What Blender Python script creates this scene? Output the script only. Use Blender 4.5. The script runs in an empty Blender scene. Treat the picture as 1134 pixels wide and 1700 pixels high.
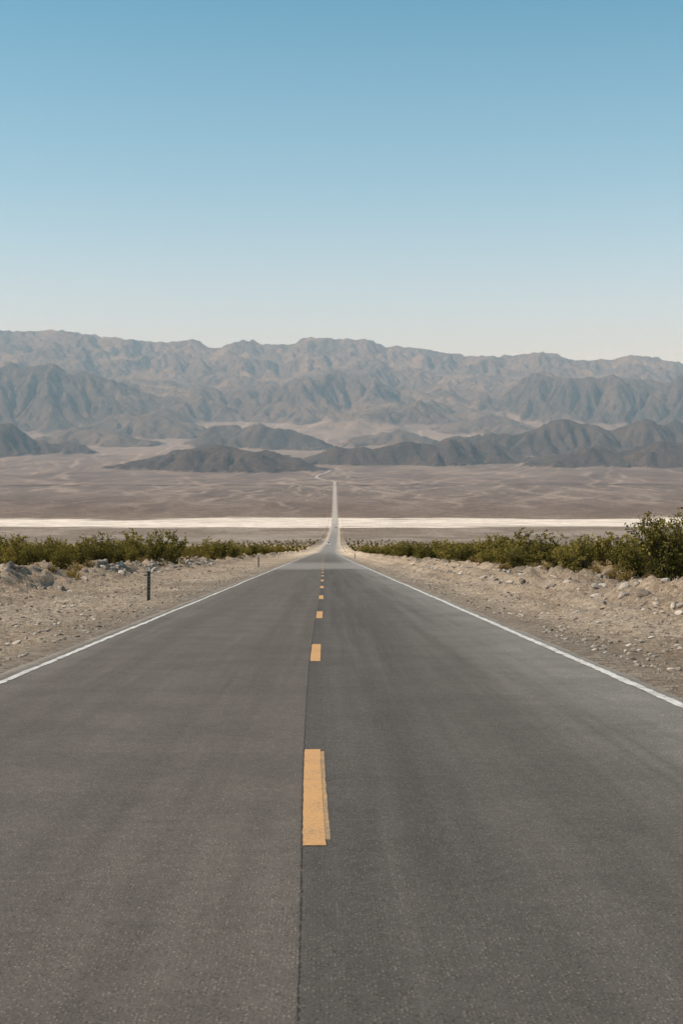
import bpy, math, random, time
import numpy as np
from mathutils import Vector
T0=time.time()
rng=np.random.default_rng(7); random.seed(7)
scene=bpy.context.scene
F=2361.0; HZ=800.0; VX=537.0; CX=567.0; CY=850.0

# ---------------------------------------------------------------- helpers
def pchip(xs,ys):
    xs=np.array(xs,float); ys=np.array(ys,float)
    h=np.diff(xs); d=np.diff(ys)/h
    m=np.zeros_like(xs); m[0]=d[0]; m[-1]=d[-1]
    for i in range(1,len(xs)-1):
        if d[i-1]*d[i]>0:
            w1=2*h[i]+h[i-1]; w2=h[i]+2*h[i-1]
            m[i]=(w1+w2)/(w1/d[i-1]+w2/d[i])
    def f(x):
        x=np.asarray(x,float)
        i=np.clip(np.searchsorted(xs,x)-1,0,len(xs)-2)
        t=(x-xs[i])/h[i]
        lo=t<0; hi=t>1
        tc=np.clip(t,0,1)
        r=((2*tc**3-3*tc**2+1)*ys[i]+(tc**3-2*tc**2+tc)*h[i]*m[i]
           +(-2*tc**3+3*tc**2)*ys[i+1]+(tc**3-tc**2)*h[i]*m[i+1])
        r=np.where(lo,ys[0]+m[0]*(x-xs[0]),r)
        r=np.where(hi,ys[-1]+m[-1]*(x-xs[-1]),r)
        return r
    return f
def sstep(a,b,x):
    t=np.clip((x-a)/(b-a),0,1); return t*t*(3-2*t)
_perm=np.random.default_rng(3).permutation(512)
_perm=np.concatenate([_perm,_perm,_perm])
_ga=np.random.default_rng(4).uniform(0,2*np.pi,512)
_gx=np.cos(_ga); _gy=np.sin(_ga)
def perlin(x,y):
    xi=np.floor(x).astype(int); yi=np.floor(y).astype(int)
    xf=x-xi; yf=y-yi
    def g(ix,iy,dx,dy):
        k=_perm[(_perm[ix&511]+(iy&511))]
        return _gx[k]*dx+_gy[k]*dy
    u=xf**3*(xf*(xf*6-15)+10); v=yf**3*(yf*(yf*6-15)+10)
    a=g(xi,yi,xf,yf); b=g(xi+1,yi,xf-1,yf); c=g(xi,yi+1,xf,yf-1); d=g(xi+1,yi+1,xf-1,yf-1)
    return ((a+(b-a)*u)+((c+(d-c)*u)-(a+(b-a)*u))*v)*1.5
def fbm(x,y,o=4,l=2.0,g=0.5):
    s=0;a=1.0
    for i in range(o):
        s=s+a*perlin(x+i*17.3,y-i*9.1); x=x*l;y=y*l;a*=g
    return s
def ridged(x,y,o=4):
    s=0;a=1.0
    for i in range(o):
        s=s+a*(1-2*np.abs(perlin(x+i*31.7,y+i*5.3))); x=x*2.03;y=y*2.03;a*=0.5
    return s
def mesh_grid(name,X,Y,Z,mat,attrs=None,col=None,smooth=True):
    ny,nx=X.shape
    co=np.stack([X,Y,Z],-1).reshape(-1,3).astype(np.float32)
    idx=np.arange(nx*ny).reshape(ny,nx)
    q=np.stack([idx[:-1,:-1],idx[:-1,1:],idx[1:,1:],idx[1:,:-1]],-1).reshape(-1,4)
    return mesh_raw(name,co,q,mat,attrs,col,smooth)
def mesh_raw(name,co,q,mat,attrs=None,col=None,smooth=False,midx=None,link=True):
    me=bpy.data.meshes.new(name)
    n=len(q);k=q.shape[1]
    me.vertices.add(len(co)); me.vertices.foreach_set('co',np.ascontiguousarray(co,dtype=np.float32).ravel())
    me.loops.add(n*k); me.loops.foreach_set('vertex_index',np.ascontiguousarray(q,dtype=np.int32).ravel())
    me.polygons.add(n); me.polygons.foreach_set('loop_start',np.arange(0,n*k,k,dtype=np.int32))
    me.polygons.foreach_set('use_smooth',np.full(n,smooth,dtype=bool))
    mats=mat if isinstance(mat,(list,tuple)) else [mat]
    for m in mats: me.materials.append(m)
    if midx is not None: me.polygons.foreach_set('material_index',np.asarray(midx,dtype=np.int32))
    me.update(calc_edges=True); me.validate()
    if attrs:
        for an,av in attrs.items():
            a=me.attributes.new(an,'FLOAT','POINT'); a.data.foreach_set('value',np.ascontiguousarray(av,dtype=np.float32).ravel())
    if col is not None:
        a=me.attributes.new('Col','FLOAT_COLOR','POINT')
        c=np.concatenate([col.reshape(-1,3),np.ones((len(co),1))],1).astype(np.float32)
        a.data.foreach_set('color',c.ravel())
    ob=bpy.data.objects.new(name,me)
    if link: scene.collection.objects.link(ob)
    return ob

# ---------------------------------------------------------------- material helpers
class NT:
    def __init__(s,name):
        s.m=bpy.data.materials.new(name); s.m.use_nodes=True
        s.t=s.m.node_tree; s.t.nodes.clear()
        s.out=s.n('ShaderNodeOutputMaterial')
    def n(s,ty,**kw):
        nd=s.t.nodes.new(ty)
        for k,v in kw.items(): setattr(nd,k,v)
        return nd
    def l(s,a,b): s.t.links.new(a,b)
    def setin(s,sock,v):
        if isinstance(v,bpy.types.NodeSocket): s.l(v,sock)
        else:
            if hasattr(sock.default_value,'__len__') and not hasattr(v,'__len__'): v=[v]*len(sock.default_value)
            if hasattr(v,'__len__') and len(v)==3 and len(sock.default_value)==4: v=(*v,1)
            sock.default_value=v
    def math(s,op,a,b=0.0,c=None,clamp=False):
        nd=s.n('ShaderNodeMath',operation=op,use_clamp=clamp)
        s.setin(nd.inputs[0],a); s.setin(nd.inputs[1],b)
        if c is not None: s.setin(nd.inputs[2],c)
        return nd.outputs[0]
    def mix(s,f,a,b,bt='MIX'):
        nd=s.n('ShaderNodeMix',data_type='RGBA',blend_type=bt)
        s.setin(nd.inputs[0],f); s.setin(nd.inputs[6],a); s.setin(nd.inputs[7],b)
        return nd.outputs[2]
    def noise(s,vec,scale,detail=3,rough=.55,out='Fac'):
        nd=s.n('ShaderNodeTexNoise'); nd.inputs['Scale'].default_value=scale
        nd.inputs['Detail'].default_value=detail; nd.inputs['Roughness'].default_value=rough
        s.l(vec,nd.inputs['Vector']); return nd.outputs[out]
    def vor(s,vec,scale,out='Distance',feature='F1'):
        nd=s.n('ShaderNodeTexVoronoi',feature=feature); nd.inputs['Scale'].default_value=scale
        s.l(vec,nd.inputs['Vector']); return nd.outputs[out]
    def ramp(s,f,a,b,smooth=True,lo=0.0,hi=1.0):
        nd=s.n('ShaderNodeMapRange',interpolation_type='SMOOTHSTEP' if smooth else 'LINEAR')
        s.setin(nd.inputs['Value'],f); s.setin(nd.inputs['From Min'],a); s.setin(nd.inputs['From Max'],b)
        nd.inputs['To Min'].default_value=lo; nd.inputs['To Max'].default_value=hi
        return nd.outputs['Result']
    def pos(s):
        return s.n('ShaderNodeNewGeometry').outputs['Position']
    def obj(s): return s.n('ShaderNodeTexCoord').outputs['Object']
    def scl(s,vec,v):
        nd=s.n('ShaderNodeVectorMath',operation='MULTIPLY'); s.l(vec,nd.inputs[0]); nd.inputs[1].default_value=v
        return nd.outputs[0]
    def attr(s,name,out='Fac'):
        nd=s.n('ShaderNodeAttribute',attribute_name=name); return nd.outputs[out]
    def bsdf(s,col,rough=.9,spec=.2,normal=None,metal=0):
        b=s.n('ShaderNodeBsdfPrincipled'); s.setin(b.inputs['Base Color'],col); s.setin(b.inputs['Roughness'],rough)
        b.inputs['Specular IOR Level'].default_value=spec; b.inputs['Metallic'].default_value=metal
        if normal is not None: s.l(normal,b.inputs['Normal'])
        return b.outputs[0]
    def bump(s,h,strength=.5,dist=.05,normal=None):
        nd=s.n('ShaderNodeBump'); nd.inputs['Strength'].default_value=strength; nd.inputs['Distance'].default_value=dist
        s.l(h,nd.inputs['Height'])
        if normal is not None: s.l(normal,nd.inputs['Normal'])
        return nd.outputs[0]
    def done(s,sh): s.l(sh,s.out.inputs['Surface']); return s.m

# ground material (large scale colours come from the Col attribute)
g=NT('desert_ground_mat'); P=g.pos()
col=g.attr('Col','Color'); near=g.attr('near')
n1=g.noise(P,6,6,.74); n2=g.noise(P,.55,5,.65); v1=g.vor(P,8); v2=g.vor(P,24); vc=g.vor(P,8,'Color'); vc2=g.vor(P,24,'Color')
c=g.mix(g.ramp(n1,.38,.62),g.mix(1.0,col,(.62,.58,.54),'MULTIPLY'),g.mix(1.0,col,(1.16,1.16,1.17),'MULTIPLY'))
c=g.mix(g.ramp(n2,.36,.66,lo=0,hi=.6),c,g.mix(1.0,c,(.72,.68,.65),'MULTIPLY'))
sepc=g.n('ShaderNodeSeparateColor'); g.l(vc,sepc.inputs[0])
sepd=g.n('ShaderNodeSeparateColor'); g.l(vc2,sepd.inputs[0])
pc=g.mix(sepc.outputs[0],(.13,.105,.085),(.62,.53,.43)); pd=g.mix(sepd.outputs[0],(.14,.11,.09),(.68,.58,.47))
c=g.mix(g.math('MULTIPLY',g.ramp(v2,.42,.28),g.ramp(sepd.outputs[1],.3,.5,lo=0,hi=.75)),c,pd)
peb=g.math('MULTIPLY',g.ramp(v1,.30,.2),g.ramp(g.math('ADD',sepc.outputs[1],g.math('MULTIPLY',g.noise(P,1.2,3),.8)),.90,1.10))
c=g.mix(g.math('MULTIPLY',peb,.9),c,pc)
fs=g.vor(P,.16); fs2=g.noise(P,.035,4,.7)
sp=g.math('MULTIPLY',g.ramp(fs,.42,.22),g.attr('shrub'))
cf=g.mix(g.ramp(fs2,.35,.68),g.mix(1.0,col,(.80,.79,.78),'MULTIPLY'),g.mix(1.0,col,(1.18,1.17,1.16),'MULTIPLY'))
cf=g.mix(g.math('MULTIPLY',sp,.65),cf,(.07,.062,.04))
c=g.mix(near,cf,c)
hh=g.math('ADD',g.math('MULTIPLY',n1,1.2),g.math('ADD',g.math('MULTIPLY',peb,.7),g.math('MULTIPLY',g.ramp(v2,.4,.05),.4)))
bmp=g.bump(g.math('MULTIPLY',hh,near),1.0,.16)
M_ground=g.done(g.bsdf(c,.95,.08,bmp))

# mountains
g=NT('mountain_rock_mat'); P=g.pos(); col=g.attr('Col','Color'); rk=g.attr('rock')
a=g.noise(P,.010,8,.72); b=g.noise(P,.03,7,.75)
c=g.mix(g.ramp(a,.36,.64),g.mix(1.0,col,(.82,.82,.84),'MULTIPLY'),g.mix(1.0,col,(1.16,1.13,1.1),'MULTIPLY'))
c=g.mix(g.math('MULTIPLY',g.ramp(b,.42,.6),rk),c,g.mix(1.0,c,(1.2,1.17,1.14),'MULTIPLY'))
c=g.mix(g.math('MULTIPLY',g.ramp(b,.45,.3),rk),c,g.mix(1.0,c,(.74,.74,.75),'MULTIPLY'))
bmp=g.bump(g.math('MULTIPLY',g.math('ADD',a,b),rk),1.0,42)
M_mtn=g.done(g.bsdf(c,.95,.05,bmp))

# asphalt
g=NT('asphalt_mat'); P=g.pos(); u=g.attr('u'); s_=g.attr('s'); yy=g.n('ShaderNodeSeparateXYZ'); g.l(P,yy.inputs[0]); Y_=yy.outputs['Y']
agg=g.noise(P,75,4,.8); agg2=g.vor(P,66,'Color'); aggd=g.vor(P,66); big=g.noise(P,.9,4,.6); mid=g.noise(P,9,4,.7)
streak=g.noise(g.scl(P,(3.2,.05,1)),1,4,.6); streak2=g.noise(g.scl(P,(9,.12,1)),1,4,.65)
sc=g.n('ShaderNodeSeparateColor'); g.l(agg2,sc.inputs[0])
left=g.mix(g.ramp(streak,.3,.7),(.128,.104,.085),(.160,.131,.107))
right=g.mix(g.ramp(streak,.3,.7),(.098,.082,.069),(.132,.111,.094))
c=g.mix(g.ramp(g.math('ADD',s_,g.math('MULTIPLY',g.noise(P,12,2),.02)),.0,.03),left,right)
w1=g.ramp(g.math('ABSOLUTE',g.math('SUBTRACT',g.math('ABSOLUTE',u),1.75)),.95,.25)
c=g.mix(g.math('MULTIPLY',w1,.28),c,(.168,.142,.118))
c=g.mix(g.ramp(streak2,.5,.72,lo=0,hi=.22),c,(.20,.172,.145))
ds=g.math('MULTIPLY',g.ramp(s_,-.02,.012),g.ramp(s_,.35,.02))
c=g.mix(g.math('MULTIPLY',ds,.28),c,(.055,.047,.04))
we=g.math('MULTIPLY',g.ramp(g.math('ADD',u,g.math('MULTIPLY',streak,1.3)),2.3,4.0),.75)
c=g.mix(we,c,(.30,.265,.23))
wl=g.math('MULTIPLY',g.ramp(g.math('SUBTRACT',g.math('MULTIPLY',streak,1.2),u),3.2,4.4),.45)
c=g.mix(wl,c,(.25,.215,.18))
edge=g.ramp(g.math('ADD',g.math('ABSOLUTE',u),g.math('MULTIPLY',g.noise(P,3,4,.7),.35)),3.72,4.02)
c=g.mix(g.math('MULTIPLY',edge,.85),c,(.40,.335,.26))
c=g.mix(g.ramp(big,.35,.7,lo=0,hi=.32),c,(.08,.068,.057))
c=g.mix(g.ramp(mid,.38,.6,lo=0,hi=.4),c,g.mix(1.0,c,(.72,.71,.70),'MULTIPLY'))
grain=g.math('MULTIPLY',g.ramp(sc.outputs[0],.60,.85),g.ramp(aggd,.45,.3))
c=g.mix(grain,c,g.mix(1.0,c,(2.1,2.05,1.95),'MULTIPLY'))
c=g.mix(g.ramp(agg,.50,.34),c,g.mix(1.0,c,(.36,.36,.36),'MULTIPLY'))
yn=g.math('ADD',Y_,g.math('MULTIPLY',g.noise(P,.35,3),14))
patch=g.math('MULTIPLY',g.ramp(yn,108,118),g.ramp(yn,185,140))
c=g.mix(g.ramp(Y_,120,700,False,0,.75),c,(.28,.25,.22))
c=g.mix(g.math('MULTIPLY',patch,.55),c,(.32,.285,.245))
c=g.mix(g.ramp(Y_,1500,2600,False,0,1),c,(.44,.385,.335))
bmp=g.bump(g.math('ADD',agg,g.math('MULTIPLY',grain,.6)),1.0,.007)
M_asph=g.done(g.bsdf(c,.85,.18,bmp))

def paint(name,colr,wear,dirt=(.2,.18,.16)):
    g=NT(name); P=g.pos()
    w=g.noise(P,40,5,.8); w2=g.noise(P,3.0,3,.6)
    f=g.ramp(g.math('ADD',w,g.math('MULTIPLY',w2,.35)),wear,wear+.12)
    c=g.mix(f,dirt,g.mix(g.ramp(g.noise(P,60,3),.3,.7),colr,tuple(x*.85 for x in colr)))
    return g.done(g.bsdf(c,.8,.15))
M_white=paint('white_paint_mat',(.72,.68,.62),.59,(.32,.28,.24))
M_yel=paint('yellow_paint_mat',(.60,.325,.135),.55,(.36,.22,.12))
M_yel2=paint('faded_yellow_paint_mat',(.54,.31,.14),.63,(.26,.19,.125))
def simple(name,colr,rough=.6,spec=.3,metal=0,emit=None,var=.15,scale=8):
    g=NT(name); n=g.noise(g.obj(),scale,4,.6)
    c=g.mix(g.ramp(n,.3,.7),tuple(x*(1-var) for x in colr),tuple(x*(1+var) for x in colr))
    b=g.n('ShaderNodeBsdfPrincipled'); g.l(c,b.inputs['Base Color']); b.inputs['Roughness'].default_value=rough
    b.inputs['Specular IOR Level'].default_value=spec; b.inputs['Metallic'].default_value=metal
    if emit: b.inputs['Emission Color'].default_value=(*colr,1); b.inputs['Emission Strength'].default_value=emit
    return g.done(b.outputs[0])
M_crack=simple('crack_filler_mat',(.05,.043,.037),.9,.1)
M_post=simple('weathered_steel_mat',(.07,.07,.07),.6,.4,.3,None,.3,20)
M_refl=simple('reflector_mat',(.75,.72,.68),.4,.5)

def foliage(name,dark,light,yel,tr=.15):
    g=NT(name); oi=g.n('ShaderNodeObjectInfo').outputs['Random']; P=g.obj(); W=g.pos()
    n=g.noise(P,3.0,3,.6); r=g.noise(P,22,2,.6); wn=g.noise(W,.12,2,.5)
    zz=g.n('ShaderNodeSeparateXYZ'); g.l(P,zz.inputs[0])
    c=g.mix(g.ramp(n,.40,.60),dark,light)  # dark and light clumps: foliage shade contrast painted into the leaf colour
    c=g.mix(g.ramp(g.math('ADD',r,g.math('MULTIPLY',zz.outputs['Z'],.12)),.58,.80,lo=0,hi=.9),c,yel)  # yellower with height: highlights on bush tops painted into the leaf colour
    c=g.mix(g.ramp(g.math('ADD',g.math('MULTIPLY',oi,.8),g.math('MULTIPLY',wn,.3)),.45,.95,lo=0,hi=.7),c,yel)
    d=g.n('ShaderNodeBsdfDiffuse'); g.l(c,d.inputs[0]); t=g.n('ShaderNodeBsdfTranslucent'); g.l(c,t.inputs[0])
    mx=g.n('ShaderNodeMixShader'); mx.inputs[0].default_value=tr; g.l(d.outputs[0],mx.inputs[1]); g.l(t.outputs[0],mx.inputs[2])
    return g.done(mx.outputs[0])
M_leaf=foliage('creosote_leaf_mat',(.030,.034,.010),(.105,.096,.020),(.31,.235,.055))
M_dry=foliage('dry_shrub_mat',(.22,.15,.05),(.34,.24,.08),(.47,.31,.09))
M_stem=simple('stem_mat',(.12,.09,.065),.9,.1)
g=NT('stone_mat'); oi=g.n('ShaderNodeObjectInfo').outputs['Random']; n=g.noise(g.obj(),3,4,.6)
c=g.mix(oi,(.20,.155,.12),(.62,.52,.42)); c=g.mix(g.ramp(n,.3,.7),g.mix(1.0,c,(.75,.75,.75),'MULTIPLY'),c)
M_stone=g.done(g.bsdf(c,.9,.15,g.bump(n,.5,.1)))

# ---------------------------------------------------------------- terrain functions
zp=pchip([-150,0,100,200,300,450,600,900,1200,1600,1900,2100,2500,2700,3000,3500,3800,4200,4500,5000,5500,6000,6500,7000,7500,8000,8600],
 [-1.48+.04744*150,-1.48,-6.22,-10.97,-15.7,-22.7,-29.7,-41.0,-50.8,-59.2,-63.2,-64.3,-64.6,-60,-48,-22,-1,31,56,100,150,225,312,430,570,735,640])
xc_=pchip([-150,0,150,400,700,1000,1500,2000,2600,3200,3800],[-.1,-.1,-.1,.6,2.6,5.2,10.6,16,21,25.8,30.6])
def xc(y): return xc_(y)
def wide(x,y):
    return sstep(30,400,np.abs(x-xc(np.minimum(y,3800))))*(fbm(x/900+3,y/900,3)*4*sstep(100,800,y))*(1-sstep(1700,1950,y)*(1-sstep(2500,3000,y)))
def cross(u,y):
    au=np.abs(u)
    z=np.zeros_like(u)
    z=z-.035*(1-sstep(3.5,3.95,au)) 
    n=fbm(u*.45,y*.16+5,4); n2=fbm(u*1.5+9,y*.9,5,2.0,.62)
    off=sstep(4.1,6.5,au)
    z+=off*(n2*.08)
    L=(u<0)
    berm=np.exp(-((u+11.6+n*.8)/1.3)**2)*(.32+.36*n)+sstep(-10,-16,u)*.05
    ruts=-.10*np.exp(-((u-6.6)/.3)**2)-.10*np.exp(-((u-8.3)/.3)**2)+.26*np.exp(-((u-9.2+n*.3)/.4)**2)+.14*np.exp(-((u-7.4+n*.3)/.3)**2)
    bermR=np.exp(-((u-11.3+n*.9)/1.2)**2)*(.22+.36*n)+sstep(10,15,u)*.05-.10*np.exp(-((u-5.2)/.8)**2)
    z+=np.where(L,berm,ruts*(.6+.8*fbm(u*.1,y*.1,2)+.4)+bermR)
    z+=sstep(8.0,12,au)*(n*.17+n2*.15)
    return z
def gz(u,y):
    x=u+xc(y)
    return zp(y)+wide(x,y)+cross(u,y)

ys=[-14.0]
while ys[-1]<3720:
    y=ys[-1]; ys.append(y+max(.2,.008*max(y,0)))
ys=np.array(ys)
us=[0.0]
while us[-1]<2000:
    u=us[-1]; us.append(u+(.14 if u<16 else min(.14+.03*(u-16),12)))
us=np.array(us); 
us=np.unique(np.concatenate([-us,us]))
U,Yg=np.meshgrid(us,ys)
Xg=U+xc(Yg); Zg=gz(U,Yg)
def lerp(a,b,t): return a*(1-t[...,None])+b*t[...,None]
A_=lambda *c: np.array(c,float)
def ground_color(X,Y,U):
    au=np.abs(U)
    n=fbm(X/6,Y/14,4); nl=fbm(X/160,Y/300,4); ns=fbm(X/60+5,Y/500,4)
    c=np.broadcast_to(A_(.56,.425,.30),X.shape+(3,)).copy()
    c=lerp(c,A_(.41,.31,.22),sstep(-.3,.6,n))
    c=lerp(c,A_(.67,.53,.395),sstep(4.6,5.6,au)*sstep(9.5,7,au)*.6*sstep(-.6,.3,fbm(X/2,Y/9,3)))
    c=lerp(c,A_(.38,.315,.25),(1-sstep(4.0,4.7+.3*n,au))*.7*(1-sstep(300,900,Y)))
    veg=sstep(12,17,au)*sstep(50,120,Y)
    c=lerp(c,A_(.38,.26,.10),veg*.85)
    fl=sstep(650,1200,Y)*sstep(5.5,8,au)
    fc=lerp(np.broadcast_to(A_(.225,.175,.135),X.shape+(3,)).copy(),A_(.31,.25,.20),sstep(-.3,.6,nl+ns*.5))
    c=lerp(c,fc,fl)
    e=fbm(X/240,Y/150+3,4)
    pl=sstep(1970,2040,Y+e*110)*(1-sstep(2430,2540,Y+e*150))
    ln=sstep(.15,.45,fbm(X/420+8,Y/24,3))*.5
    pc=lerp(np.broadcast_to(A_(.72,.60,.50),X.shape+(3,)).copy(),A_(.44,.355,.29),ln)
    fan=sstep(2430,2560,Y+e*150)
    wash=np.zeros_like(X)
    for (ax,ay,sp_) in ((-860,5000,.55),(10,4700,.5),(930,4900,.5),(-2100,5000,.5),(2100,5000,.5)):
        r=np.hypot(X-ax,Y-ay); th=np.arctan2(X-ax,ay-Y+1e-6)
        rd=ridged(th*13+fbm(X/300,Y/300,3)*.5+ax,r/1600,3)
        wash=np.maximum(wash,sstep(1.15,1.55,rd)*sstep(1.1,.7,np.abs(th))*sstep(2600,1400,r))
    fcol=lerp(np.broadcast_to(A_(.185,.136,.110),X.shape+(3,)).copy(),A_(.225,.17,.138),sstep(0,.7,nl*.7+.2))
    fcol=lerp(fcol,A_(.14,.102,.085),sstep(0,.8,-nl)*.6)
    fcol=lerp(fcol,A_(.40,.31,.245),wash*.7)
    fcol=lerp(fcol,A_(.25,.19,.15),(1-sstep(2500,3000,Y))*.5)
    c=lerp(c,fcol,fan)
    c=lerp(c,pc,pl)
    sh=sstep(7,4.5,au)*sstep(250,900,Y)
    c=lerp(c,A_(.42,.35,.285),sh*.85*(1-.6*sstep(2500,3500,Y)))
    return c,pl
col,pl=ground_color(Xg,Yg,U)
nearA=1-sstep(160,500,Yg)
shrub=sstep(14,22,np.abs(U))*sstep(200,600,Yg)*(1-pl)*.9
mesh_grid('desert_ground',Xg,Yg,Zg,M_ground,{'near':nearA,'shrub':shrub},col)
print('ground',Xg.shape,time.time()-T0)

# ---------------------------------------------------------------- mountains
D=10.0
mx=np.arange(-2900,2901,D); my=np.arange(3690,8900,D)
X,Y=np.meshgrid(mx,my)
sky=pchip([-900,-500,-200,0,40,90,150,200,250,320,355,385,410,440,470,515,560,600,650,680,710,770,850,900,925,950,1000,1040,1080,1134,1300,1600,2000],
          [600,575,560,552,552,551,558,564,571,568,581,572,566,575,575,562,566,566,577,579,582,592,592,587,591,598,599,592,594,605,600,610,620])
def pxof(X,Y): return VX+X/Y*F
base=zp(Y)+wide(X,Y)
Hm=np.zeros_like(X); dark=np.zeros_like(X); hm=np.zeros_like(X)
wx=fbm(X/420,Y/420,5)*110; wy=fbm(X/420+40,Y/420,5)*110
hills=[(385,4330,125,110,52,1),(300,4420,80,80,34,1),(470,4400,60,70,34,1),(372,4750,60,90,48,.9),
 (600,4560,80,90,50,1),(720,4600,80,110,66,1),(820,4640,60,100,52,1),
 (940,5000,120,170,108,.95),(1100,5050,100,150,100,.95),(790,5000,90,120,60,.95),(980,4480,70,100,48,1),(1090,4520,90,110,60,1),(1230,4560,120,150,70,1),
 (30,4950,80,150,100,1),(-80,4800,100,170,90,1),(460,5330,90,120,75,.9),(380,5450,60,110,60,.8),
 (60,6250,130,280,190,.75),(170,6400,80,200,110,.7),(-150,6300,180,300,190,.7),(240,5900,80,150,70,.6),
 (1010,6450,120,260,130,.75),(1130,6250,100,240,130,.75),(900,6600,90,200,90,.7),(1290,6300,140,300,160,.7),
 (600,6650,110,230,80,.35),(700,6300,80,160,50,.4),(480,6500,70,200,60,.4),(820,5900,70,130,45,.45),(330,6350,70,180,60,.5),
 (650,5500,60,110,40,.5),(150,5500,80,120,45,.5),
 (1500,5200,200,250,120,.9),(-400,5300,220,260,130,.9)]
for (hx,hy,hw,hd,hh,dk) in hills:
    cx=(hx-VX)/F*hy; w=hw/F*hy
    r=np.sqrt(((X+wx-cx)/w)**2+((Y+wy-hy)/hd)**2)
    b=np.clip(1-r/1.55,0,1)
    b=b**1.35*1.35
    b=np.minimum(b,1.1)
    hc=b*hh
    dark=np.maximum(dark,sstep(.02,.10,b)*dk)
    hm=np.maximum(hm,sstep(.01,.12,b))
    Hm=np.maximum(Hm,hc)+.25*np.minimum(Hm,hc)
mt=sstep(5900,6700,Y+fbm(X/500,Y/500+9,3)*420)
rough=np.clip(hm*.75+mt,0,1)
H=base+Hm+mt*(ridged(X/900+2,Y/750,5)*40*sstep(8300,7600,Y)+ridged(X/240,Y/300,4)*27+ridged(X/90,Y/90+4,3)*7)+hm*(ridged(X/140,Y/150,4)*14+ridged(X/60,Y/60,2)*3)
H+=fbm(X/50,Y/50,3)*(1.0+2.5*rough)+rng.normal(0,1,X.shape)*(.15+1.6*rough)
H+=-8*rough
ny,nx=X.shape; N=nx*ny
Kmap=(.0030+.065*rough)
idx=np.arange(N).reshape(ny,nx)
offs=[(-1,-1),(-1,0),(-1,1),(0,-1),(0,1),(1,-1),(1,0),(1,1)]
def receivers(H):
    best=np.zeros((ny,nx)); rec=idx.copy()
    Hp=np.pad(H,1,mode='edge'); Ip=np.pad(idx,1,mode='edge')
    for dy,dx in offs:
        dd=D*math.hypot(dy,dx)
        s=(H-Hp[1+dy:1+dy+ny,1+dx:1+dx+nx])/dd
        m=s>best
        best=np.where(m,s,best); rec=np.where(m,Ip[1+dy:1+dy+ny,1+dx:1+dx+nx],rec)
    return rec
Aacc=None
for it in range(22):
    rec=receivers(H)
    pit=(rec==idx); 
    Hp=np.pad(H,1,mode='edge')
    mean=(Hp[:-2,1:-1]+Hp[2:,1:-1]+Hp[1:-1,:-2]+Hp[1:-1,2:])/4
    H=np.where(pit,mean+.2,H)
    H=H+(mean-H)*.012
    if it<1: continue
    Hf=H.ravel(); order=np.argsort(Hf).tolist(); r=rec.ravel().tolist()
    A=[1.0]*N
    for i in reversed(order):
        j=r[i]
        if j!=i: A[j]+=A[i]
    Aacc=np.array(A)
    Ff=(Kmap.ravel()*np.minimum(Aacc,3000)**.45).tolist()
    h=Hf.tolist()
    for i in order:
        j=r[i]
        if j!=i:
            hj=h[j]; hi=h[i]
            if hi>hj:
                f=Ff[i]; h[i]=(hi+f*hj)/(1+f)
    H=np.array(h).reshape(ny,nx)
print('erosion',time.time()-T0)
bins=np.linspace(-900,2000,581)
for k in range(4):
    px=pxof(X,Y); t=H/Y
    w=(Y>6600)
    bi=np.clip(((px-bins[0])/5).astype(int),0,len(bins)-1)
    mxv=np.full(len(bins),-1.0); np.maximum.at(mxv,bi[w],t[w])
    ok=mxv>0
    mxv=np.interp(np.arange(len(bins)),np.where(ok)[0],mxv[ok])
    want=(HZ-sky(bins))/F
    ratio=want/mxv
    ker=np.hanning(9 if k>1 else 21); ker/=ker.sum()
    ratio=np.convolve(np.pad(ratio,(10,10),mode='edge'),ker,mode='same')[10:-10]
    R=np.interp(px,bins,ratio)
    H=H*(1+(R-1)*sstep(6200,7500,Y))
H=H+sstep(7200,7700,Y)*(ridged(X/75,Y/300,3)*6-3+ridged(X/260+9,Y/600,2)*7)
H=H-sstep(8500,8890,Y)*200
Hgrid=H
slope=np.hypot(*np.gradient(H,D))
la=np.log(np.clip(Aacc.reshape(ny,nx),1,None))
Hp=np.pad(H,1,mode='edge')
lap=(Hp[:-2,1:-1]+Hp[2:,1:-1]+Hp[1:-1,:-2]+Hp[1:-1,2:])/4-H
cg,_=ground_color(X,Y,np.full_like(X,500.0))
nl=fbm(X/260,Y/260,5)
fanc=lerp(cg,A_(.30,.225,.178),sstep(4100,5200,Y)*.75)
fanc=lerp(fanc,A_(.17,.126,.103),sstep(.1,.6,nl)*.6)
fanc=lerp(fanc,A_(.50,.39,.31),sstep(4.2,6.2,la)*sstep(4100,4600,Y)*.6)
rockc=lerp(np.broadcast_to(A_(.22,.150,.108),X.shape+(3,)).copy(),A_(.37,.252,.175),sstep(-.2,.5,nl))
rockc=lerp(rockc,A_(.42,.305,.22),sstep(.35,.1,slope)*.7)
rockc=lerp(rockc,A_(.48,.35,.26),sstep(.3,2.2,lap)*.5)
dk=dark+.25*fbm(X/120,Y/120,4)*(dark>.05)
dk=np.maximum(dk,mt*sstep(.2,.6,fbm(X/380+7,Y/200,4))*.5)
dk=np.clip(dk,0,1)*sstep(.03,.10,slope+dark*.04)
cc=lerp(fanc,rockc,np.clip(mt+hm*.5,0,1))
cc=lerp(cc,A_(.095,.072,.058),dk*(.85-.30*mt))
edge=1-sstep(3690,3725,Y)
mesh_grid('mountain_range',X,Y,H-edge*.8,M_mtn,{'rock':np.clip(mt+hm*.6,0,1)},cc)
print('mtn',time.time()-T0)
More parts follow.
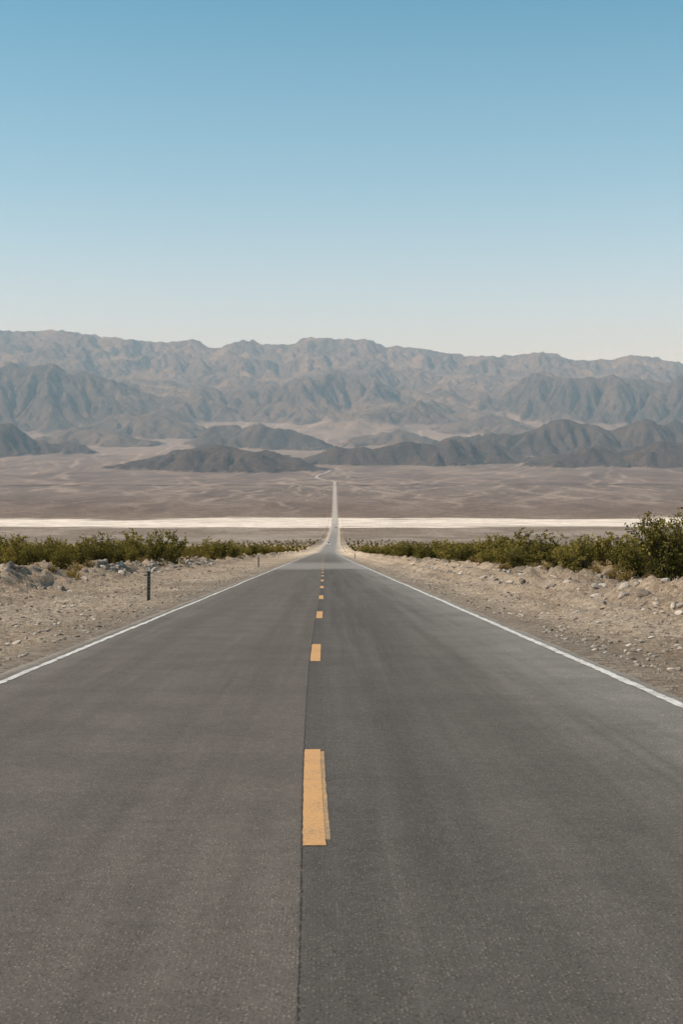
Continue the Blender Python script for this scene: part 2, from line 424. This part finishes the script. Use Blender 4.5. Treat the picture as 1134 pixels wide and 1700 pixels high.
def hgrid(x,y):
    fx=np.clip((x-mx[0])/D,0,nx-1.001); fy=np.clip((y-my[0])/D,0,ny-1.001)
    ix=fx.astype(int); iy=fy.astype(int); fx=fx-ix; fy=fy-iy
    return (Hgrid[iy,ix]*(1-fx)*(1-fy)+Hgrid[iy,ix+1]*fx*(1-fy)+Hgrid[iy+1,ix]*(1-fx)*fy+Hgrid[iy+1,ix+1]*fx*fy)

# ---------------------------------------------------------------- road
seam_=pchip([-20,0,4.4,10,20,40,100,400],[.05,.04,.02,-.04,-.085,-.05,-.02,0])
seam=lambda y: seam_(y)
road=bpy.data.objects.new('road',None); scene.collection.objects.link(road)
def child(o,n):
    o.parent=road; o.name=n; return o
yr=ys[ys<=3700]
lift=lambda y:.0+np.maximum(y,0)*6e-5
cu=np.array([-4.0,-3.6,-2.6,-1.2,-.1,1.2,2.4,3.4,3.85])
UU,YY=np.meshgrid(cu,yr)
UU=UU.copy()
UU[:,0]+=fbm(yr*.35,yr*0+2,4)*.14+fbm(yr*2.2,yr*0+7,3)*.07
UU[:,-1]+=fbm(yr*.3,yr*0+12,4)*.12+fbm(yr*2.0,yr*0+17,3)*.06
ZZ=zp(YY)+wide(UU+xc(YY),YY)+lift(YY)
ZZ[:,0]-=.03; ZZ[:,-1]-=.03
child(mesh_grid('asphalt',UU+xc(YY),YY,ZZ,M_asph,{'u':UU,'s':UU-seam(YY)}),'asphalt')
yf=np.arange(3690,4215,5.0)
xf_=pchip([3690,3800,3850,3905,3960,4020,4090,4160,4240,4330],[29.6,30,14,-10,-20,-18,-4,12,24,26])
UU,YY=np.meshgrid(np.array([-4.2,-2.5,0,2.5,4.2]),yf); XX=UU+xf_(YY)
ZZ=np.maximum(hgrid(XX,YY),hgrid(xf_(YY),YY))+1.2; ZZ[:3]=zp(YY[:3])+.35
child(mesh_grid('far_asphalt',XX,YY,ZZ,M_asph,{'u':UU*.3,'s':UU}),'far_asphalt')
def strip(name,u0,u1,y0,y1,mat,h=.005,jit=.006,step=None):
    yv=[y0]
    while yv[-1]<y1: yv.append(yv[-1]+(step or max(.08,.011*yv[-1])))
    yv=np.array(yv); yv[-1]=y1
    a=(u0(yv) if callable(u0) else np.full_like(yv,u0)); b=(u1(yv) if callable(u1) else np.full_like(yv,u1))
    a=a+rng.normal(0,jit,len(yv)); b=b+rng.normal(0,jit,len(yv))
    UU=np.stack([a,b],1); YY=np.stack([yv,yv],1)
    Z=np.interp(YY,yr,zp(yr)+lift(yr))+h+np.maximum(YY,0)*3e-5
    return child(mesh_grid(name,UU+xc(YY),YY,Z,mat,{'u':UU,'s':UU}),name)
wob=lambda b:(lambda y:b+fbm(y*.08,y*0+3,3)*.03)
strip('edge_line_left',wob(-3.54),wob(-3.45),-14,1300,M_white,.004,.008)
strip('edge_line_right',wob(3.43),wob(3.54),-14,1300,M_white,.004,.008)
k=0; y0=7.05-11.65
while y0<420:
    if y0<8 and y0>6:
        strip('centre_dash_overpaint',lambda y:seam(y)+.05,lambda y:seam(y)+.146,y0+.15,y0+3.3,M_yel2,.002,.0012)
        strip('centre_dash_%02d'%k,lambda y:seam(y)+.004,lambda y:seam(y)+.120,y0,y0+3.4,M_yel,.004,.0012)
    else:
        strip('centre_dash_%02d'%k,lambda y:seam(y)+.008,lambda y:seam(y)+.145,y0,y0+3.35,M_yel,.004,.003)
    y0+=11.65; k+=1
strip('seam_crack',lambda y:seam(y)-.004,lambda y:seam(y)+.000,-14,30,M_crack,.002,.0022,.02)
print('road',time.time()-T0)

# ---------------------------------------------------------------- vegetation
def bush_mesh(name,seed,h,r,nst,nleaf,ls,matleaf,spread=1.0):
    R=np.random.default_rng(seed)
    V=[];Q=[];MI=[]
    def quad(p,mi):
        b=len(V); V.extend(p); Q.append((b,b+1,b+2,b+3)); MI.append(mi)
    tips=[]
    for i in range(nst):
        az=R.uniform(0,2*math.pi); lean=R.uniform(.1,1.0)**.8*spread
        L=h*R.uniform(.6,1.12)*(1.0-.18*lean)
        pts=[]; p=np.array([R.normal(0,.08),R.normal(0,.08),-.08]); d=np.array([math.cos(az)*lean*r/h,math.sin(az)*lean*r/h,1.0]); d/=np.linalg.norm(d)
        ns=7
        for k in range(ns+1):
            pts.append(p.copy()); p=p+d*L/ns; d=d+R.normal(0,.10,3)+np.array([0,0,.05]); d/=np.linalg.norm(d)
        for k in range(ns):
            a=pts[k];b=pts[k+1]; w0=.014*(1-k/ns)+.004; w1=.014*(1-(k+1)/ns)+.004
            s=np.cross(b-a,[.3,.8,.1]); s/=np.linalg.norm(s)+1e-6; s2=np.cross(b-a,s); s2/=np.linalg.norm(s2)+1e-6
            quad([a-s*w0,a+s*w0,b+s*w1,b-s*w1],1); quad([a-s2*w0,a+s2*w0,b+s2*w1,b-s2*w1],1)
        tips.append(pts)
    per=nleaf//nst
    for pts in tips:
        ntw=7
        for t in range(ntw):
            f=R.uniform(.22,1.0)*7; k=min(int(f),6); a=pts[k]+(pts[k+1]-pts[k])*(f-k)
            d=R.normal(0,1,3); d[2]=abs(d[2])*.8+.3; d/=np.linalg.norm(d); TL=h*R.uniform(.10,.26)
            b=a+d*TL
            s=np.cross(d,[.2,.3,.9]); s/=np.linalg.norm(s)+1e-6
            quad([a-s*.005,a+s*.005,b+s*.002,b-s*.002],1)
            for q in range(per//ntw):
                c=a+(b-a)*R.uniform(.15,1.05)+R.normal(0,.028*h/1.8,3)
                e1=R.normal(0,1,3); e1/=np.linalg.norm(e1); e2=np.cross(e1,R.normal(0,1,3)); e2/=np.linalg.norm(e2)+1e-6
                z=ls*R.uniform(.6,1.3)
                quad([c-e1*z,c-e2*z*.55,c+e1*z,c+e2*z*.55],0)
    return mesh_raw(name,np.array(V),np.array(Q),[matleaf,M_stem],midx=MI,link=False)
def stone_obj(name,seed):
    import bmesh
    R=np.random.default_rng(seed); bm=bmesh.new(); bmesh.ops.create_icosphere(bm,subdivisions=2,radius=1)
    sc=R.uniform(.6,1.2,3); sc[2]*=.65
    pl=[R.normal(0,1,3) for _ in range(7)]
    for v in bm.verts:
        c=np.array(v.co)
        for p in pl:
            n=p/np.linalg.norm(p); dd=c@n
            if dd>.68: c=c-n*(dd-.68)
        v.co=c*sc
    me=bpy.data.meshes.new(name); bm.to_mesh(me); bm.free(); me.materials.append(M_stone)
    return bpy.data.objects.new(name,me)
def instancer(name,objs,pts,rots,scls,ids):
    colx=bpy.data.collections.new(name+'_variants')
    for o in objs: colx.objects.link(o)
    me=bpy.data.meshes.new(name); n=len(pts)
    me.vertices.add(n); me.vertices.foreach_set('co',np.asarray(pts,dtype=np.float32).ravel())
    a=me.attributes.new('rot','FLOAT_VECTOR','POINT'); a.data.foreach_set('vector',np.asarray(rots,dtype=np.float32).ravel())
    a=me.attributes.new('scl','FLOAT_VECTOR','POINT'); a.data.foreach_set('vector',np.asarray(scls,dtype=np.float32).ravel())
    a=me.attributes.new('vid','INT','POINT'); a.data.foreach_set('value',np.asarray(ids,dtype=np.int32))
    ob=bpy.data.objects.new(name,me); scene.collection.objects.link(ob)
    ng=bpy.data.node_groups.new(name+'_gn','GeometryNodeTree')
    ng.interface.new_socket('Geometry',in_out='INPUT',socket_type='NodeSocketGeometry')
    ng.interface.new_socket('Geometry',in_out='OUTPUT',socket_type='NodeSocketGeometry')
    gi=ng.nodes.new('NodeGroupInput'); go=ng.nodes.new('NodeGroupOutput')
    ci=ng.nodes.new('GeometryNodeCollectionInfo'); ci.inputs['Collection'].default_value=colx
    ci.inputs['Separate Children'].default_value=True; ci.inputs['Reset Children'].default_value=True
    ip=ng.nodes.new('GeometryNodeInstanceOnPoints'); ip.inputs['Pick Instance'].default_value=True
    def na(nm,ty):
        nd=ng.nodes.new('GeometryNodeInputNamedAttribute'); nd.data_type=ty; nd.inputs['Name'].default_value=nm
        return [o for o in nd.outputs if o.enabled and o.name=='Attribute'][0]
    L=ng.links.new
    L(gi.outputs[0],ip.inputs['Points']); L(ci.outputs[0],ip.inputs['Instance'])
    L(na('vid','INT'),ip.inputs['Instance Index']); L(na('rot','FLOAT_VECTOR'),ip.inputs['Rotation']); L(na('scl','FLOAT_VECTOR'),ip.inputs['Scale'])
    L(ip.outputs[0],go.inputs[0])
    md=ob.modifiers.new('scatter','NODES'); md.node_group=ng
    return ob
nearv=[bush_mesh('creosote_near_%d'%i,50+i,1.9,1.25,34,5000,.036,M_leaf) for i in range(4)]
midv=[bush_mesh('creosote_mid_%d'%i,80+i,1.8,1.2,20,1300,.062,M_leaf) for i in range(4)]
farv=[bush_mesh('creosote_far_%d'%i,110+i,1.7,1.2,12,420,.10,M_leaf) for i in range(3)]
dryv=[bush_mesh('dry_%d'%i,140+i,.55,.6,40,1400,.022,M_dry,1.3) for i in range(3)]
print('bushes',time.time()-T0)
ind=[(12.6,51,1.7),(14.4,55,1.6),(13.6,61,1.15),(15.9,67,1.15),(12.9,74,1.0),(15.2,83,1.3),(12.0,88,.8),(18.0,76,1.25),
     (-14.2,64,1.0),(-15.6,76,.95),(-12.9,82,1.4),(-16.4,90,1.1),(-13.2,99,1.3),(-18.5,86,1.1),(-12.0,90,.7)]
for i,(u,y,s) in enumerate(ind):
    o=bpy.data.objects.new('creosote_bush',nearv[i%4].data); scene.collection.objects.link(o)
    o.location=(u+float(xc(y)),y,float(gz(np.array(u),np.array(float(y))))); o.rotation_euler=(0,0,random.uniform(0,6.28)); o.scale=(s*random.uniform(.9,1.15),s*random.uniform(.9,1.15),s)
pts=[];rot=[];scl=[];vid=[]
def tryadd(u,y,s,v):
    pts.append((u+float(xc(y)),y,float(gz(np.array(u),np.array(y)))-.03)); rot.append((0,0,random.uniform(0,6.28)))
    scl.append((s*random.uniform(.85,1.25),s*random.uniform(.85,1.25),s)); vid.append(v)
cell={}
tries=0
while len(pts)<8000 and tries<60000:
    tries+=1
    y=60+1240*random.random()**1.25
    side=random.choice((-1,1))
    lim=40+.30*y
    u=side*(11.6+ (lim-11)*random.random()**1.5)
    if y>700 and abs(u)>30+ (1300-y)*.25: continue
    if abs(u)>.23*y+14+10: 
        if random.random()<.6: continue
    if y<100 and abs(u)<19 : continue
    key=(int(u/3.3),int(y/(3.3+.008*y)))
    if key in cell: continue
    cell[key]=1
    big=float(perlin(np.array(u/12.0),np.array(y/25.0)))
    if big<-.30 and y<400: continue
    s=(.55+1.05*random.random()**1.2)*(1+.45*big)
    if y>500: s*=.85
    v=random.randrange(4) if y<260 else 4+random.randrange(3)
    tryadd(u,y,s,v)
print('n bush',len(pts))
instancer('creosote_bushes',[bpy.data.objects.new('v%02d'%i,o.data) for i,o in enumerate(midv+farv)],pts,rot,scl,vid)
pts=[];rot=[];scl=[];vid=[]
for i in range(1800):
    y=58+320*random.random()**1.4; side=random.choice((-1,1)); u=side*(11+random.random()**1.3*(14+.2*y))
    tryadd(u,y,random.uniform(.4,1.3),random.randrange(3))
instancer('dry_desert_shrubs',[bpy.data.objects.new('d%02d'%i,o.data) for i,o in enumerate(dryv)],pts,rot,scl,vid)
pts=[];rot=[];scl=[];vid=[]
def st(u,y,s):
    z=float(gz(np.array(u),np.array(y)))
    pts.append((u+float(xc(y)),y,z+s*.12)); rot.append((random.uniform(-.4,.4),random.uniform(-.4,.4),random.uniform(0,6.28)))
    scl.append((s*random.uniform(.7,1.3),s*random.uniform(.7,1.3),s*random.uniform(.7,1.1))); vid.append(random.randrange(6))
for i in range(22000):
    y=14+110*random.random()**1.3; side=random.choice((-1,1)); u=side*(4.05+random.random()**1.2*13)
    st(u,y,.016+.05*random.random()**3)
for i in range(9000):
    y=28+110*random.random()**1.2; side=-1 if random.random()<.5 else 1
    u=side*(random.gauss(11.8,1.1) if side<0 else random.gauss(11.2,1.9))
    if abs(u)<7.2: continue
    if float(perlin(np.array(u/3.0),np.array(y/7.0)))<-.02: continue
    st(u,y,.03+.21*random.random()**3.5)
instancer('roadside_stones',[stone_obj('s%02d'%i,i) for i in range(6)],pts,rot,scl,vid)

# ---------------------------------------------------------------- small roadside things
import bmesh
def box(bm,x0,x1,y0,y1,z0,z1,mi=0,tx=1,ty=1):
    cx=(x0+x1)/2; cy=(y0+y1)/2
    vs=[]
    for z,(a,b) in ((z0,(1,1)),(z1,(tx,ty))):
        for sx,sy in ((-1,-1),(1,-1),(1,1),(-1,1)):
            vs.append(bm.verts.new((cx+sx*(x1-x0)/2*a,cy+sy*(y1-y0)/2*b,z)))
    for f in ((3,2,1,0),(4,5,6,7),(0,1,5,4),(1,2,6,5),(2,3,7,6),(3,0,4,7)):
        fc=bm.faces.new([vs[i] for i in f]); fc.material_index=mi
def post(u,y,h):
    bm=bmesh.new()
    box(bm,-.035,.035,-.006,.006,-.3,h); box(bm,-.047,-.035,-.028,.006,-.3,h); box(bm,.035,.047,-.028,.006,-.3,h)
    box(bm,-.034,.034,-.034,-.029,h-.14,h-.02,1)
    for k in range(6): box(bm,-.008,.008,-.009,-.0061,.2+k*.1,.216+k*.1,1)
    me=bpy.data.meshes.new('marker_post'); bm.to_mesh(me); bm.free(); me.materials.append(M_post); me.materials.append(M_refl)
    o=bpy.data.objects.new('marker_post',me); scene.collection.objects.link(o)
    o.location=(u+float(xc(y)),y,float(gz(np.array(u),np.array(float(y))))); o.rotation_euler=(.02,.015,.1)
post(-4.9,40.6,1.0); post(-5.3,118,1.0); post(5.2,235,1.0)

def car(colr,u,y,face):
    paintm=simple('car_paint',colr,.35,.5,0,None,.03); glass=simple('car_glass',(.03,.035,.04),.1,.6); rub=simple('tyre_rubber',(.03,.03,.03),.8)
    lamp=simple('headlamp_lens',(.95,.93,.88),.2,.5,0,6.0 if face<0 else None,0); red=simple('tail_lamp',(.4,.02,.02),.3)
    root=bpy.data.objects.new('car',None); scene.collection.objects.link(root)
    def part(nm,bm,mats):
        me=bpy.data.meshes.new(nm); bm.to_mesh(me); bm.free()
        for m in mats: me.materials.append(m)
        o=bpy.data.objects.new(nm,me); scene.collection.objects.link(o); o.parent=root; return o
    prof=[(2.3,.35),(2.35,.6),(2.2,.82),(1.2,.98),(-2.0,1.02),(-2.25,.9),(-2.3,.4)]
    bm=bmesh.new(); a=[bm.verts.new((-.9,p[0],p[1])) for p in prof]; b=[bm.verts.new((.9,p[0],p[1])) for p in prof]
    bm.faces.new(a); bm.faces.new(b[::-1])
    for i in range(len(prof)): j=(i+1)%len(prof); bm.faces.new((a[j],a[i],b[i],b[j]))
    bmesh.ops.bevel(bm,geom=bm.edges[:],offset=.06,segments=2,affect='EDGES'); part('body',bm,[paintm])
    bm=bmesh.new(); prof=[(1.25,.97),(.45,1.48),(-1.2,1.52),(-2.0,1.0)]
    a=[bm.verts.new((-.84+(.14 if p[1]>1.2 else 0),p[0],p[1])) for p in prof]; b=[bm.verts.new((.84-(.14 if p[1]>1.2 else 0),p[0],p[1])) for p in prof]
    bm.faces.new(a); bm.faces.new(b[::-1])
    for i in range(4):
        j=(i+1)%4; f=bm.faces.new((a[j],a[i],b[i],b[j]))
    part('cabin_glass',bm,[glass])
    bm=bmesh.new(); box(bm,-.70,.70,-1.2,.45,1.50,1.56,0,.95,.95); part('roof',bm,[paintm])
    for i,(wx_,wy_) in enumerate(((-.82,1.45),(.82,1.45),(-.82,-1.4),(.82,-1.4))):
        bm=bmesh.new(); bmesh.ops.create_cone(bm,cap_ends=True,segments=20,radius1=.34,radius2=.34,depth=.22)
        w=part('wheel_%d'%i,bm,[rub]); w.rotation_euler=(0,math.pi/2,0); w.location=(wx_,wy_,.34)
    bm=bmesh.new(); box(bm,-.82,-.5,2.3,2.4,.62,.78); box(bm,.5,.82,2.3,2.4,.62,.78); part('headlamps',bm,[lamp])
    bm=bmesh.new(); box(bm,-.85,-.6,-2.36,-2.28,.7,.9); box(bm,.6,.85,-2.36,-2.28,.7,.9); part('tail_lamps',bm,[red])
    root.location=(u+float(xc(y)),y,float(zp(y))+.1); root.rotation_euler=(math.atan(-float(zp(y+1)-zp(y-1))/2)*(-1 if face>0 else 1),0,0 if face>0 else math.pi)
car((.10,.11,.12),-1.7,1020,-1); car((.05,.05,.06),1.7,1950,1); car((.6,.6,.6),-1.7,2250,-1)

# ---------------------------------------------------------------- air: real scattering haze filling the valley
g=NT('valley_haze_mat'); vs=g.n('ShaderNodeVolumeScatter'); vs.inputs['Color'].default_value=(.53,.79,1.0,1); vs.inputs['Density'].default_value=1.75e-4
vs.inputs['Anisotropy'].default_value=0.0
g.l(vs.outputs[0],g.out.inputs['Volume'])
bm=bmesh.new(); box(bm,-6000,6000,2500,9400,-150,900)
me=bpy.data.meshes.new('valley_haze'); bm.to_mesh(me); bm.free(); me.materials.append(g.m)
scene.collection.objects.link(bpy.data.objects.new('valley_haze',me))

# ---------------------------------------------------------------- light, sky, camera
el=math.radians(43); az=math.radians(-98)
d=Vector((math.sin(az)*math.cos(el),math.cos(az)*math.cos(el),math.sin(el)))
sl=bpy.data.lights.new('sun','SUN'); sl.energy=5.0; sl.angle=math.radians(.5); sl.color=(1,.915,.81)
so=bpy.data.objects.new('sun',sl); scene.collection.objects.link(so); so.rotation_euler=d.to_track_quat('Z','Y').to_euler()
w=bpy.data.worlds.new('World'); scene.world=w; w.use_nodes=True; nt=w.node_tree
bg=nt.nodes['Background']; sk=nt.nodes.new('ShaderNodeTexSky'); sk.sky_type='NISHITA'; sk.sun_disc=False
sk.sun_elevation=el; sk.sun_rotation=az%(2*math.pi); sk.altitude=400; sk.air_density=1.0; sk.dust_density=.6; sk.ozone_density=1.0
tc=nt.nodes.new('ShaderNodeTexCoord'); sx=nt.nodes.new('ShaderNodeSeparateXYZ'); nt.links.new(tc.outputs['Generated'],sx.inputs[0])
cr=nt.nodes.new('ShaderNodeValToRGB'); nt.links.new(sx.outputs['Z'],cr.inputs[0])
e=cr.color_ramp; S3=3.0
stops=[(0.0,(2.0,1.68,1.50)),(.09,(2.05,1.72,1.58)),(.126,(1.88,1.70,1.54)),(.207,(1.42,1.62,1.42)),(.32,(1.08,1.56,1.36)),(.7,(.95,1.2,1.08))]
e.elements[0].position=stops[0][0]; e.elements[1].position=stops[-1][0]
e.elements[0].color=(*[v/S3 for v in stops[0][1]],1); e.elements[1].color=(*[v/S3 for v in stops[-1][1]],1)
for p_,c_ in stops[1:-1]:
    k_=e.elements.new(p_); k_.color=(*[v/S3 for v in c_],1)
mul=nt.nodes.new('ShaderNodeMix'); mul.data_type='RGBA'; mul.blend_type='MULTIPLY'; mul.inputs[0].default_value=1
nt.links.new(sk.outputs[0],mul.inputs[6]); nt.links.new(cr.outputs[0],mul.inputs[7])
nt.links.new(mul.outputs[2],bg.inputs[0]); bg.inputs[1].default_value=.10*S3
cam=bpy.data.cameras.new('camera'); co=bpy.data.objects.new('camera',cam); scene.collection.objects.link(co)
cam.sensor_fit='VERTICAL'; cam.sensor_height=36; cam.lens=50; cam.clip_start=.1; cam.clip_end=40000
pitch=math.atan((CY-HZ)/F); yaw=math.atan((CX-VX)/F)
co.location=(0,0,0); co.rotation_euler=(math.pi/2-pitch,0,-yaw)
cam.dof.use_dof=True; cam.dof.focus_distance=25; cam.dof.aperture_fstop=8
scene.camera=co
scene.view_settings.view_transform='Standard'; scene.view_settings.look='None'; scene.view_settings.exposure=0
print('total',time.time()-T0)
